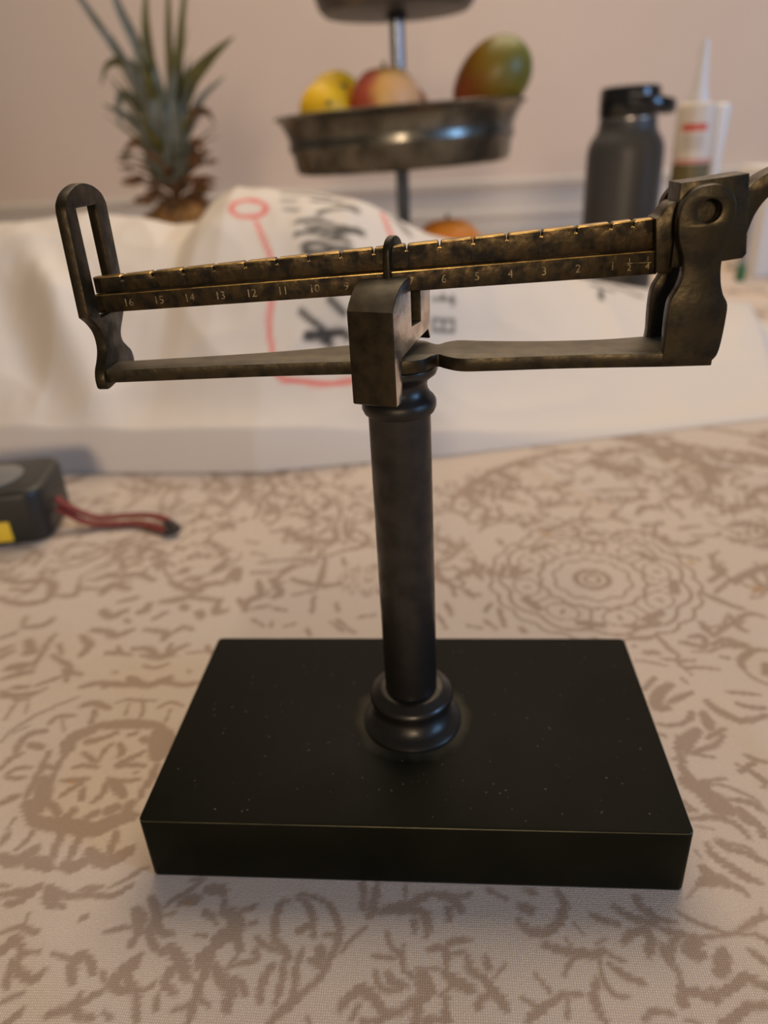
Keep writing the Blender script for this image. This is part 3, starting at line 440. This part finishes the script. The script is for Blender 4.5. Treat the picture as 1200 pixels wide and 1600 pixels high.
# ------------------------------------------------------------------ the balance scale
sc = empty('balance_scale', (0, 0, 0), 'old dark brass beam scale on a black rectangular base, standing front and centre', 'scale')
base = rbox('base', -75, 75, -41.85, 41.85, 0, 22.4, M_base, sc, vr=1.8, br=.5)
M_edge = mat('olive_edge_highlight', (.085, .075, .030), .4, .3, (.03, .028, .012), 90)  # highlight along the base's top edges, painted as a lighter colour
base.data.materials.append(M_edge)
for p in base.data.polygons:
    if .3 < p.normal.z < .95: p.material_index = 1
rn = random.Random(3); V = []; Fc = []
for _ in range(170):
    x, y = rn.uniform(-70, 70), rn.uniform(-39, 39)
    if math.hypot(x, y) < 17: continue
    r = rn.uniform(.08, .22); a = rn.uniform(0, 3); k = len(V)
    for i in range(5): t = a+i*1.2566; V.append(((x+r*math.cos(t)*rn.uniform(.6, 1.6))*S, (y+r*math.sin(t))*S, .022403))
    V.append((x*S, y*S, .02248)); Fc += [(k+i, k+(i+1) % 5, k+5) for i in range(5)]
tag(from_data('dust_specks', V, Fc, M_speck, sc), kind='stuff')
lathe('column_foot', [(15.4, 22.4), (15.4, 23.3), (14.6, 24.2), (13.2, 24.8), (12.0, 26), (11.0, 27.8), (10.6, 29.6), (11.0, 30.6), (12.3, 31.2), (12.9, 32.3), (12.8, 33.6), (12.0, 34.6), (10.8, 35), (10.4, 35.6), (9.2, 36), (8.1, 36.1)], M_bronze, sc, 64)
lathe('column', [(8.0, 35.6), (8.0, 127)], M_bronze, sc, 64)
lathe('column_capital', [(8.1, 125.2), (9.0, 125.6), (9.5, 126.8), (9.5, 128.2), (8.9, 129.2), (8.2, 129.8), (7.5, 131), (7.2, 132.4), (7.5, 133.6), (8.6, 134.6), (9.6, 135.3), (10.0, 136.3), (9.8, 137.3), (8.8, 137.9)], M_bronze, sc, 64)
# flat yoke arm seen from above
arm = crom([(-72.3, -9.6), (-66, -9.6), (-34, -8.4), (-12, -8.6)], 4)+crom([(-8, -8.8), (0, -10.0), (6, -9.0), (8.6, -5.6), (10.2, -4.4), (11.8, -6.2), (15.5, -8.9), (22, -9.3), (40, -9.1), (61.5, -10)], 5) \
    + [(72, -10), (72, 8), (61.5, 8)]+crom([(61, 6.3), (50, 4.6), (35, 5.0), (22, 7.0), (15.5, 8.6), (12, 7.0), (10.2, 5.2), (8.6, 6.6), (6, 9.6), (0, 10.4), (-7, 9.2), (-13, 7.0), (-34, 2.4), (-66, -1.2)], 4)+[(-72.3, -1.2)]
plate('yoke_arm', [tuple(p) for p in arm], [], 137.7, 140.9, 'XY', M_brass_grey, sc, .3)
# guide loop at the left end, in the YZ plane
go = crom([(-11.4, 176.6), (-10.6, 178.4), (-8.1, 180.2), (-4.6, 181.4), (-.6, 181.9), (4.4, 181.2), (8.6, 179.4), (10.4, 177.0)], 3)+crom([(10.4, 168), (10.2, 158), (9.0, 153.4), (6.2, 150.2), (3.4, 147.4), (3.2, 145.2), (5.2, 143.2), (7.2, 141.4), (7.6, 138.4), (4, 136.8), (-5, 136.6), (-10.4, 136.4), (-11.4, 138.4), (-10.6, 141), (-8.2, 143.4), (-6.8, 146), (-7.2, 149.4), (-9.6, 152.2), (-12.2, 154.0)], 4)
plate('guide_loop', [tuple(p) for p in go], [[(-6.2, 152.8), (4.4, 152.8), (4.4, 177.0), (-6.2, 177.0)]], -72.6, -70.1, 'YZ', M_brass, sc, .25)
# beam with notched upper bar and lower strip
top = lambda x: 161.7+(x+65.3)*.0583
bot = lambda x: 153.2+(x+69)*.030
mid = lambda x: 157.75+(x+68)*.0365
notch = [-64.9+7.58*k for k in range(16)]+[53.6]
up = [(-72.2, mid(-72.2)), (59.5, mid(59.5)), (59.5, top(59.5))]
for x in sorted(notch, reverse=True): up += [(x+.55, top(x)), (x+.2, top(x)-.35), (x+.13, top(x)-1.2), (x-.13, top(x)-1.2), (x-.2, top(x)-.35), (x-.55, top(x))]
up += [(-72.2, top(-72.2))]
beam = empty_part = plate('beam', up, [], -1.6, 1.3, 'XZ', M_beam, sc, .34)
plate('lower_strip', [(-72.2, bot(-72.2)), (59.6, bot(59.6)), (59.6, mid(59.6)-.15), (-72.2, mid(-72.2)-.15)], [], -2.7, 1.3, 'XZ', M_beam, beam, .32)
V = []; Fc = []                                    # scribed lines under each notch
for x in notch:
    k = len(V); V += [((x+dx)*S, -1.608*S, z*S) for dx, z in ((-.07, top(x)-1.1), (.07, top(x)-1.1), (.07, mid(x)+.6), (-.07, mid(x)+.6))]; V += [(v[0], -1.56*S, v[2]) for v in V[k:k+4]]
    Fc += [(k, k+1, k+2, k+3), (k, k+4, k+5, k+1), (k+1, k+5, k+6, k+2), (k+2, k+6, k+7, k+3), (k+3, k+7, k+4, k)]
def paint_lit_tops(o, m, th_):  # gives upward faces a brighter material, as if lit from above
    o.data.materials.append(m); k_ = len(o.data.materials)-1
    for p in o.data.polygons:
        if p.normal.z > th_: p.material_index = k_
paint_lit_tops(beam, M_gold, .25); paint_lit_tops(bpy.data.objects['lower_strip'], M_gold, .3); paint_lit_tops(bpy.data.objects['yoke_arm'], M_lit_top, .8)
from_data('scribed_lines', V, Fc, M_dark, beam)
def text_bm(bm, s, x, z, h):
    cu = bpy.data.curves.new('t', 'FONT'); cu.body = s; cu.size = h*1.38; cu.align_x = 'CENTER'; cu.extrude = .03; cu.resolution_u = 2
    t = bpy.data.objects.new('t', cu); COL.objects.link(t); me = bpy.data.meshes.new_from_object(t.evaluated_get(bpy.context.evaluated_depsgraph_get()))
    a = math.atan(.033); R_ = Matrix.Rotation(a, 3, 'Z')
    for v in me.vertices:
        p = R_ @ v.co; v.co = Vector(((x+p.x)*S, (-2.71-p.z)*S, (z+p.y)*S))
    bm.from_mesh(me); bpy.data.objects.remove(t); bpy.data.curves.remove(cu); bpy.data.meshes.remove(me)
bm = bmesh.new()
for k in range(16):
    x = notch[k]+.9; z = (bot(x)+mid(x))/2-1.05
    text_bm(bm, str(16-k), x, z, 1.9)
for s_, x in (('1', 53.4), ('1', 57.4)): text_bm(bm, s_, x-.1, (bot(x)+mid(x))/2+.35, 1.0)
for s_, x in (('2', 53.4), ('4', 57.4)): text_bm(bm, s_, x, (bot(x)+mid(x))/2-1.45, 1.5)
x = 55.4; z = (bot(x)+mid(x))/2+.1
bmesh.ops.create_cube(bm, size=1, matrix=Matrix.Translation((x*S, -2.71*S, z*S)) @ Matrix.Diagonal((5.4*S, .06*S, .12*S, 1)))
from_bm('numerals', bm, M_num, beam)
# beam head, block and pan arm on the right
head = crom([(57.6, 169.0), (58.6, 169.6), (59.4, 170.9), (60.6, 172.0), (62.2, 172.4)], 3)+[(62.2, 157.6), (60.6, 157.3), (58.9, 157.7)]
plate('beam_head', [tuple(p) for p in head], [], -4.6, 2.8, 'XZ', M_brass, beam, .3)
plate('pivot_block', [(61.6, 158.8), (73.2, 159.9), (76.6, 160.3), (77.2, 161.2), (75.2, 177.2), (61.4, 176.0)], [], -6.2, 2.6, 'XZ', M_brass, beam, .3)
pa = crom([(75.6, 174.2), (76.8, 174.4), (78.8, 176.2), (81.5, 177.6), (86, 179.4), (93, 180.6), (104, 180.8)], 4)+crom([(104, 177.2), (95, 177), (88, 175.6), (83.4, 173.9), (80.6, 171.5), (78.9, 168.6), (78.1, 165.6), (77.6, 163.4), (76.0, 162.8)], 4)
plate('pan_arm', [tuple(p) for p in pa], [], -3.0, 3.0, 'XZ', M_brass, beam, .5)
# yoke cheeks with pivot hole
ck = crom([(61.4, 138.9), (66, 138.3), (70.8, 138.5), (72.6, 139.6), (73.3, 142), (73.6, 147), (73.5, 151.2), (72.2, 153.6), (71.3, 156.5), (70.9, 160.4), (71.6, 165), (72.2, 169), (72.0, 172), (70.5, 174.4), (68.2, 175.6), (66.0, 175.6), (63.6, 174.9), (61.6, 172.6), (60.9, 169.6), (61.3, 165.6), (62.7, 161.8), (63.2, 158.6), (62.6, 155.4), (61.2, 152.4), (60.9, 148.4), (61.1, 143)], 4, True)
front = plate('yoke_cheek', [tuple(p) for p in ck], [circle(67.0, 170.6, 2.35)], -10.1, -6.9, 'XZ', M_brass_grey, sc, .25)
plate('yoke_cheek', [tuple(p) for p in ck], [circle(67.0, 170.6, 2.35)], 5.0, 8.1, 'XZ', M_brass_grey, sc, .25)
RX = Matrix.Rotation(math.pi/2, 4, 'X')
lathe('pivot_pin', [(1.1, -8.6), (1.35, -8.2), (1.35, 5), (1.1, 5.4)], M_brass, sc, 24, M=Matrix.Translation((.0677, 0, .1698)) @ RX)
bpy.context.view_layer.update()
# sliding weight riding on the beam, twisted a little
th = math.radians(20)
WM = Matrix.Translation((.0003, -.0143, 0)) @ Matrix.Rotation(-th, 4, 'Z')
def wpt(u, s, z): return WM @ Vector((u*S, s*S, z*S))      # u from -10.5 to 0, s = depth
side = [(0, 131.2), (.4, 130.9), (3.4, 131.2), (4.0, 132.2), (4.6, 141.5), (15, 143.4), (21.5, 144.3), (22.6, 142), (23.4, 142), (23.6, 157.5), (17.0, 158.5), (16.6, 147.8), (11.2, 147.8), (11.2, 158.9), (7.4, 158.6), (4.8, 157.6), (2.6, 156.0), (1.0, 154.4), (0, 153.0)]
rot = Matrix.Rotation(0, 4, 'Z')
wt = plate('sliding_weight', side, [], -11.4, 0, 'YZ', M_brass_grey, sc, .3, M=WM)
# its right face has the pale reflected light put into its colour
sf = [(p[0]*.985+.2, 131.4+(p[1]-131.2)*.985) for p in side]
wt.data.materials.append(M_side); wt.data.materials.append(M_lit_top)
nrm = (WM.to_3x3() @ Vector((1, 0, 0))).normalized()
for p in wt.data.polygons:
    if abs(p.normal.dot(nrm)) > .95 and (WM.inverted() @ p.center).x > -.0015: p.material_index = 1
arch = [(9.0, 157.6)]+[(9.0, 160)]+[(13.4-4.4*math.cos(t), 163.4+4.2*math.sin(t)) for t in np.linspace(0, math.pi, 13)]+[(17.9, 157.0), (16.9, 157.0)] \
    + [(13.5+2.6*math.cos(t), 163.2+2.2*math.sin(t)) for t in np.linspace(0, math.pi, 11)]+[(10.6, 157.6)]
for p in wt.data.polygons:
    if abs(p.normal.z) > .25 and abs(p.normal.dot(nrm)) < .8 and p.center.z > .1525: p.material_index = 2  # top chamfer takes the lit copy of the brass
plate('hook', arch, [], -6.0, -4.3, 'YZ', M_brass_grey, wt, .3, M=WM)

# ------------------------------------------------------------------ tape measure
TM = Matrix.Translation((-.243, .177, 0)) @ Matrix.Rotation(math.radians(12), 4, 'Z')
tm = empty('tape_measure', (-.243, .177, 0), 'black tape measure with yellow label and red wrist strap, left edge', 'tape measure')
def child(o, p): o.data.transform(Matrix.Translation(-p.location)); return o
child(rbox('case', -36, 34, -27, 26, .1, 31, M_case, tm, vr=11, br=3.5, seg=4, M=TM), tm)
child(lathe('top_label', [(17, 30.9), (17, 31.5), (16, 31.8)], M_silver, tm, 40, M=TM @ Matrix.Translation((.002, -.001, 0))), tm)
child(rbox('yellow_label', -20, 15, -27.9, -26.8, 3.5, 15, M_yellow, tm, br=.3, M=TM), tm)
sp_ = crom([(-207, 178, 17), (-198, 176, 11), (-186, 177, 5), (-172, 181, 3.6), (-158, 180, 4.4), (-146, 174, 5.2), (-139, 168, 4.4), (-137, 165, 3.2), (-141, 164, 2.6), (-150, 170, 2.4), (-162, 174, 2.4), (-176, 173.5, 2.4), (-190, 172, 4.5), (-206, 175, 12)], 5)
child(tube('wrist_strap', sp_, 2.6, M_strap, tm, 10, .42, (0, 0, 1)), tm)
child(tube('strap_end', crom([(-143, 171, 4.6), (-137, 166, 4.0), (-136.5, 163.5, 3.0), (-142, 163.5, 2.3)], 4), 3.1, M_strap_edge, tm, 10, .5, (0, 0, 1)), tm)

# ------------------------------------------------------------------ tiered fruit stand
CX, CY = -34, 750
st = empty('fruit_stand', (CX*S, CY*S, 0), 'tiered pewter fruit stand on a dark pole against the back wall', 'fruit stand')
c_ = (CX, CY)
low = child(lathe('lower_tray', [(55, .4), (60, 2), (120, 14), (128, 20), (138, 34), (150, 50), (153, 52), (153, 54), (149, 54), (136, 36), (128, 36), (116, 32), (4, 31)], M_pewter, st, 72, c=c_, cap=False), st)
child(lathe('tray_foot', [(62, 0.2), (62, 3), (56, 8), (40, 12), (10, 14)], M_pewter, st, 48, c=c_), st)
child(lathe('middle_tray', [(4, 157.5), (110, 157.5), (118, 159), (121, 163), (123, 178), (126.5, 183), (127, 186), (125.5, 190), (126.5, 196), (131, 206), (136, 213), (139.5, 214.5), (140, 216), (138, 217), (134.5, 215.5), (129, 207), (124, 196), (122, 190), (120, 188), (116, 185.6), (4, 185.6)], M_pewter, st, 96, c=c_, cap=False, M=Matrix.Translation((CX*S, CY*S, .19)) @ Matrix.Rotation(math.radians(-1.3), 4, 'Y') @ Matrix.Translation((-CX*S, -CY*S, -.19))), st)
child(lathe('upper_plate', [(4, 305.5), (66, 305.5), (77, 306.5), (82, 312), (87, 326), (90, 328), (89, 330), (84, 328), (79, 314), (74, 309.5), (4, 309)], M_plate, st, 72, c=c_, cap=False), st)
child(lathe('pole', [(7.6, 14), (7.6, 162.8), (10, 163), (10, 168), (7.6, 169), (7.6, 298), (11, 300), (11, 305), (7.6, 310), (7.6, 388), (11, 392), (13, 402), (9, 412), (2, 416)], M_pole, st, 32, c=c_), st)

def fruit(name, loc, r, prof, m, label, cat, rot=(0, 0, 0), group=None, extra=None, seg=40):
    """prof(t) -> radius factor, height factor for t in 0..1 (bottom to top)"""
    o = empty(name, [v*S for v in loc], label, cat, group); o.rotation_euler = [math.radians(a) for a in rot]
    pts = [prof(t/28) for t in range(29)]
    body = lathe('flesh', [(max(a, .02)*r, b*r) for a, b in pts], m, o, seg, 180)
    if extra: extra(o, r)
    return o
def ellips(ax=1.0, nip=0.0, dim=0.0, top=0.0):
    def f(t):
        a = math.pi*t; rr = math.sin(a); z = -math.cos(a)*ax
        z += nip*math.exp(-((1-t)/.07)**2)-nip*math.exp(-(t/.07)**2); z -= dim*math.exp(-((1-t)/.12)**2)
        rr *= 1+top*math.cos(a)
        return rr, z
    return f
def tip(o, r): lathe('blossom_tip', [(r*.10, r*1.17), (r*.08, r*1.22), (r*.02, r*1.235)], M_tip, o, 12)
def stem(o, r): lathe('stem', [(r*.05, r*.80), (r*.045, r*.98), (r*.07, r*1.02)], M_stem, o, 10)
def grad_mat(name, cols, axis, scale=18, rough=.4, coat=0.):
    m = mat(name, cols[0][1], rough, coat=coat); N = m.node_tree.nodes; L = m.node_tree.links
    tc = N.new('ShaderNodeTexCoord'); sp = N.new('ShaderNodeSeparateXYZ'); L.new(tc.outputs['Object'], sp.inputs[0])
    n = N.new('ShaderNodeTexNoise'); n.inputs['Scale'].default_value = scale; L.new(tc.outputs['Object'], n.inputs['Vector'])
    a = N.new('ShaderNodeMath'); a.operation = 'MULTIPLY_ADD'; L.new(n.outputs[0], a.inputs[0]); a.inputs[1].default_value = .05; L.new(sp.outputs[axis], a.inputs[2])
    mr = N.new('ShaderNodeMapRange'); mr.inputs[1].default_value = -.018; mr.inputs[2].default_value = .068; L.new(a.outputs[0], mr.inputs[0])
    cr = N.new('ShaderNodeValToRGB'); L.new(mr.outputs[0], cr.inputs[0])
    for i, (p, c) in enumerate(cols):
        e = cr.color_ramp.elements[i] if i < 2 else cr.color_ramp.elements.new(p); e.position = p; e.color = (*c, 1)
    L.new(cr.outputs[0], N['Principled BSDF'].inputs['Base Color']); return m
M_mango = grad_mat('mango_skin', [(0, (.38, .07, .02)), (1, (.10, .115, .012)), (.30, (.30, .085, .012)), (.55, (.27, .15, .012)), (.8, (.15, .13, .012))], 2, 20, .42, 0)
M_peach = grad_mat('peach_skin', [(0, (.45, .05, .05)), (1, (.88, .48, .25)), (.30, (.62, .12, .07)), (.45, (.95, .50, .12))], 0, 22, .45)
fruit('lemon', (-106, 757, 227), 31, ellips(1.10, .06), M_lemon, 'yellow lemon at back of the stand tray, higher of the two', 'lemon', (66, 8, 20), 'lemons in the middle tray', tip)
fruit('lemon', (-109, 693, 217), 28, ellips(1.06, .05), M_lemon, 'yellow lemon in front with dark tip facing forward', 'lemon', (78, 0, 14), 'lemons in the middle tray', tip)
fruit('peach', (-46, 697, 221.5), 36.5, ellips(.96, 0, .10), M_peach, 'red and yellow peach in the middle of the tray', 'peach', (10, 0, 0), None, stem)
M_peach2 = mat('brown_peach_skin', (.50, .22, .10), .5, 0, (.36, .13, .07), 18)
fruit('peach', (-33, 795, 217), 31, ellips(.95, 0, .12), M_peach2, 'brownish peach mostly hidden behind the bright peach and the pole', 'peach', (0, 10, 0), None, stem)
fruit('mango', (65, 722, 238), 34, ellips(1.34, 0, 0, -.10), M_mango, 'red and green mango leaning over the tray rim', 'mango', (0, 52, -8), None, None)
fruit('orange', (17, 668, 71), 41, ellips(.95, 0, .05), M_orange, 'orange in the lowest tray, half hidden by the bag', 'orange', (0, 0, 0), None, stem)

# ------------------------------------------------------------------ pineapple
PX, PY = -340, 850
pn = empty('pineapple', (PX*S, PY*S, 0), 'pineapple with spiky blue-green crown, standing behind the bag', 'pineapple')
bm = bmesh.new()
prof = [(20, .4), (42, 4), (54, 22), (58, 50), (56, 80), (48, 104), (34, 120), (20, 128), (10, 131)]
child(lathe('body', prof, M_pine, pn, 40, 180, c=(PX, PY)), pn)
eye = bmesh.new()
for i in range(9):
    z = 10+i*12.6; r = np.interp(z, [p[1] for p in prof], [p[0] for p in prof]); k = 14
    for j in range(k):
        a = 2*math.pi*(j+.5*(i % 2))/k
        bmesh.ops.create_icosphere(eye, subdivisions=1, radius=1, matrix=Matrix.Translation((r*math.cos(a), r*math.sin(a), z)) @ Matrix.Rotation(a, 4, 'Z') @ Matrix.Diagonal((4.5, 2*math.pi*r/k*.48, 6.4, 1)))
for v in eye.verts: v.co = v.co*S
from_bm('fruitlet', eye, M_pine, pn, 180)['kind'] = 'stuff'
def leaf(P, wd, m, face=False):
    P = crom(P, 5); n = len(P); V = []; Fc = []
    ctr = np.array((PX, PY, P[0][2]))
    for k in range(n):
        t = P[min(k+1, n-1)]-P[max(k-1, 0)]; t /= np.linalg.norm(t)
        out = np.array((P[k][0]-PX, P[k][1]-PY, .01)); out[2] = 0; out /= np.linalg.norm(out)+1e-6
        s = np.cross(t, out)
        if face or np.linalg.norm(s) < .2: s = np.cross(t, (0, 1, .1))
        s /= np.linalg.norm(s); nn = np.cross(s, t); f_ = k/(n-1); w_ = wd*.60*(1-f_**2.2)*(.75+.5*f_*(1-f_)*4*.4)+.25
        for du, dn in ((-1, .35), (-.5, .05), (0, -.1), (.5, .05), (1, .35)): V.append((P[k]+s*w_*du-nn*w_*dn)*S)
        for du, dn in ((.5, .05), (0, -.1), (-.5, .05)): V.append((P[k]+s*w_*du-nn*(w_*dn+.9))*S)
    for k in range(n-1):
        for i in range(8): j = (i+1) % 8; Fc.append((k*8+i, k*8+j, k*8+8+j, k*8+8+i))
    Fc += [tuple(range(8))[::-1], tuple((n-1)*8+i for i in range(8))]
    V = [Vector(v)-pn.location for v in V]
    return from_data('leaf', V, Fc, m, pn, 60)
def px(a, b, y=850): return (-342.5+(a-270)*.785-(b-300)*.13, y, 140-(b-300)*.70-(a-270)*.045)
LV = [([(258, 200), (190, 85), (130, 0), (105, -40)], 10, 0, -6), ([(262, 190), (228, 85), (192, 10), (178, -40)], 14, 0, -14), ([(262, 190), (246, 110), (238, 40), (240, -20)], 15, 1, -20),
      ([(270, 180), (263, 60), (262, -40)], 10, 1, 4), ([(278, 190), (284, 90), (298, -50)], 13, 1, -10), ([(278, 215), (294, 135), (330, 88), (368, 55)], 18, 1, -4), ([(286, 215), (308, 155), (352, 112)], 9, 0, 6),
      ([(246, 170), (222, 112), (198, 94), (172, 99), (160, 130)], 12, 1, -12), ([(244, 190), (218, 152), (198, 144), (191, 165), (194, 196)], 12, 0, -20), ([(246, 205), (205, 180), (158, 157)], 12, 0, -4),
      ([(288, 205), (305, 172), (328, 168), (340, 186)], 12, 2, -6), ([(248, 240), (218, 216), (192, 232)], 13, 2, -10), ([(294, 245), (312, 214), (328, 232)], 11, 2, -8), ([(294, 265), (318, 236), (330, 256)], 11, 2, -14),
      ([(262, 290), (250, 180), (232, 70)], 24, 0, -26), ([(268, 290), (264, 190), (256, 100)], 26, 0, -32), ([(274, 290), (286, 200), (283, 120)], 22, 0, -30), ([(258, 290), (244, 210), (238, 130)], 22, 0, -24), ([(282, 290), (296, 220), (300, 165)], 18, 0, -22)]
for P, wd, mi, dy in LV:
    n = len(P); leaf([px(a, b, 850+dy*(.4+.6*min(1, i))) for i, (a, b) in enumerate(P)], wd, (M_leaf, M_leaf_olive, M_leaf_dry)[mi], True)
rn = random.Random(5)
for i in range(64):
    a = i*2.39996; t = i/64; z0 = 122+t*85; l = 50+t*50+rn.uniform(-8, 8); lean = (1.45-1.05*t)+rn.uniform(-.15, .15)
    r0 = 12-6*t; c, d = math.cos(a), math.sin(a)
    P = [(PX+r0*c, PY+r0*d, z0)]
    for k in range(1, 4):
        f_ = k/3; P.append((PX+(r0+l*f_*math.sin(lean))*c, PY+(r0+l*f_*math.sin(lean))*d, z0+l*f_*math.cos(lean)+l*(.25*f_-(.40 if t < .5 else .1)*f_*f_)))
    leaf(P, 12+6*t, M_leaf_dry if i < 30 else (M_leaf if i % 3 else M_leaf_olive))

# ------------------------------------------------------------------ water bottle
bt = empty('water_bottle', (.2055, .70, 0), 'charcoal insulated water bottle with black lid standing at the right', 'bottle')
child(lathe('body', [(33, .3), (37, 1.5), (39, 5), (39.6, 20), (39.6, 160), (38.8, 168), (36, 175), (31.5, 181), (29.6, 186), (29.2, 193)], M_bottle, bt, 64, c=(205.5, 700)), bt)
child(lathe('neck_ring', [(28.2, 193), (29.4, 193.4), (29.4, 195), (28.2, 195.4)], M_steel, bt, 48, c=(205.5, 700)), bt)
lid = child(lathe('lid', [(29.5, 195.6), (30.3, 197), (30.3, 219), (29, 222.4), (25, 223.8), (5, 224.4)], M_cap, bt, 64, c=(205.5, 700)), bt)
child(tube('carry_loop', crom([(199, 669, 209), (220, 668.5, 207), (237, 676, 204.5), (247, 688, 203.5), (250, 700, 203.5), (247, 712, 203.5), (237, 724, 204.5), (220, 731, 207), (199, 731, 209)], 5), 2.2, M_cap, bt, 12, 3.2, (0, 0, 1)), bt)

# ------------------------------------------------------------------ glue bottle and slim applicator
gl = empty('glue_bottle', (.2505, .62, 0), 'tall glue bottle with pointed white nozzle and red striped label', 'glue bottle')
g_ = (250.5, 620)
child(lathe('body', [(15.5, .3), (17, 2), (17, 152.4)], M_olive, gl, 40, c=g_), gl)
child(lathe('label', [(17.0, 152.4), (17.5, 152.6), (17.5, 199.5), (16.6, 201.6), (13, 203), (9.5, 203.6)], M_cream, gl, 40, c=g_), gl)
child(lathe('nozzle', [(9.8, 203.2), (9.4, 206), (6.6, 214), (3.4, 250), (2.4, 253.5)], M_white, gl, 24, c=g_), gl)
def wrap(name, z0, z1, a0, a1, r, m):
    V = []; Fc = []; n = 14
    for i in range(n+1):
        a = math.radians(a0+(a1-a0)*i/n)
        for rr in (r, r+.25):
            for z in (z0, z1): V.append(((250.5+rr*math.cos(a))*S-gl.location.x, (620+rr*math.sin(a))*S-gl.location.y, z*S))
    for i in range(n):
        k = i*4; Fc += [(k+2, k+3, k+7, k+6), (k, k+4, k+5, k+1), (k+1, k+5, k+7, k+3), (k, k+2, k+6, k+4)]
    Fc += [(0, 1, 3, 2), (n*4, n*4+2, n*4+3, n*4+1)]
    return from_data(name, V, Fc, m, gl)
wrap('red_stripe', 180, 186, 215, 290, 17.5, M_red)
for i in range(4): wrap('print_line', 165+i*3.2, 166.4+i*3.2, 222, 285, 17.5, M_greyink)
wrap('red_stripe', 153.5, 155.5, 200, 330, 17.5, M_red)
ap = empty('applicator', (.277, .634, 0), 'slim white plastic applicator standing upright beside the glue bottle', 'applicator')
child(lathe('barrel', [(6, .3), (7, 2), (6.6, 120), (5.6, 150), (8.6, 196), (8.0, 200.5), (5, 202)], M_white, ap, 28, c=(277, 634)), ap)

# ------------------------------------------------------------------ white box and marker at the right edge
bxm = rbox('storage_box', 418, 560, 855, 960, .3, 132, M_white, vr=6, br=2)
tag(bxm, 'plain white plastic box standing at the right edge behind the scale', 'box')
mk = empty('marker_pen', (.397, .838, 0), 'slim grey marker with green cap standing beside the white box', 'marker')
child(lathe('cap', [(5.6, .3), (6.2, 1.5), (6.2, 20), (5.6, 21)], M_green, mk, 24, c=(397, 838)), mk)
child(lathe('barrel', [(5.2, 20.6), (5.2, 96), (4.2, 99)], M_grey, mk, 24, c=(397, 838)), mk)
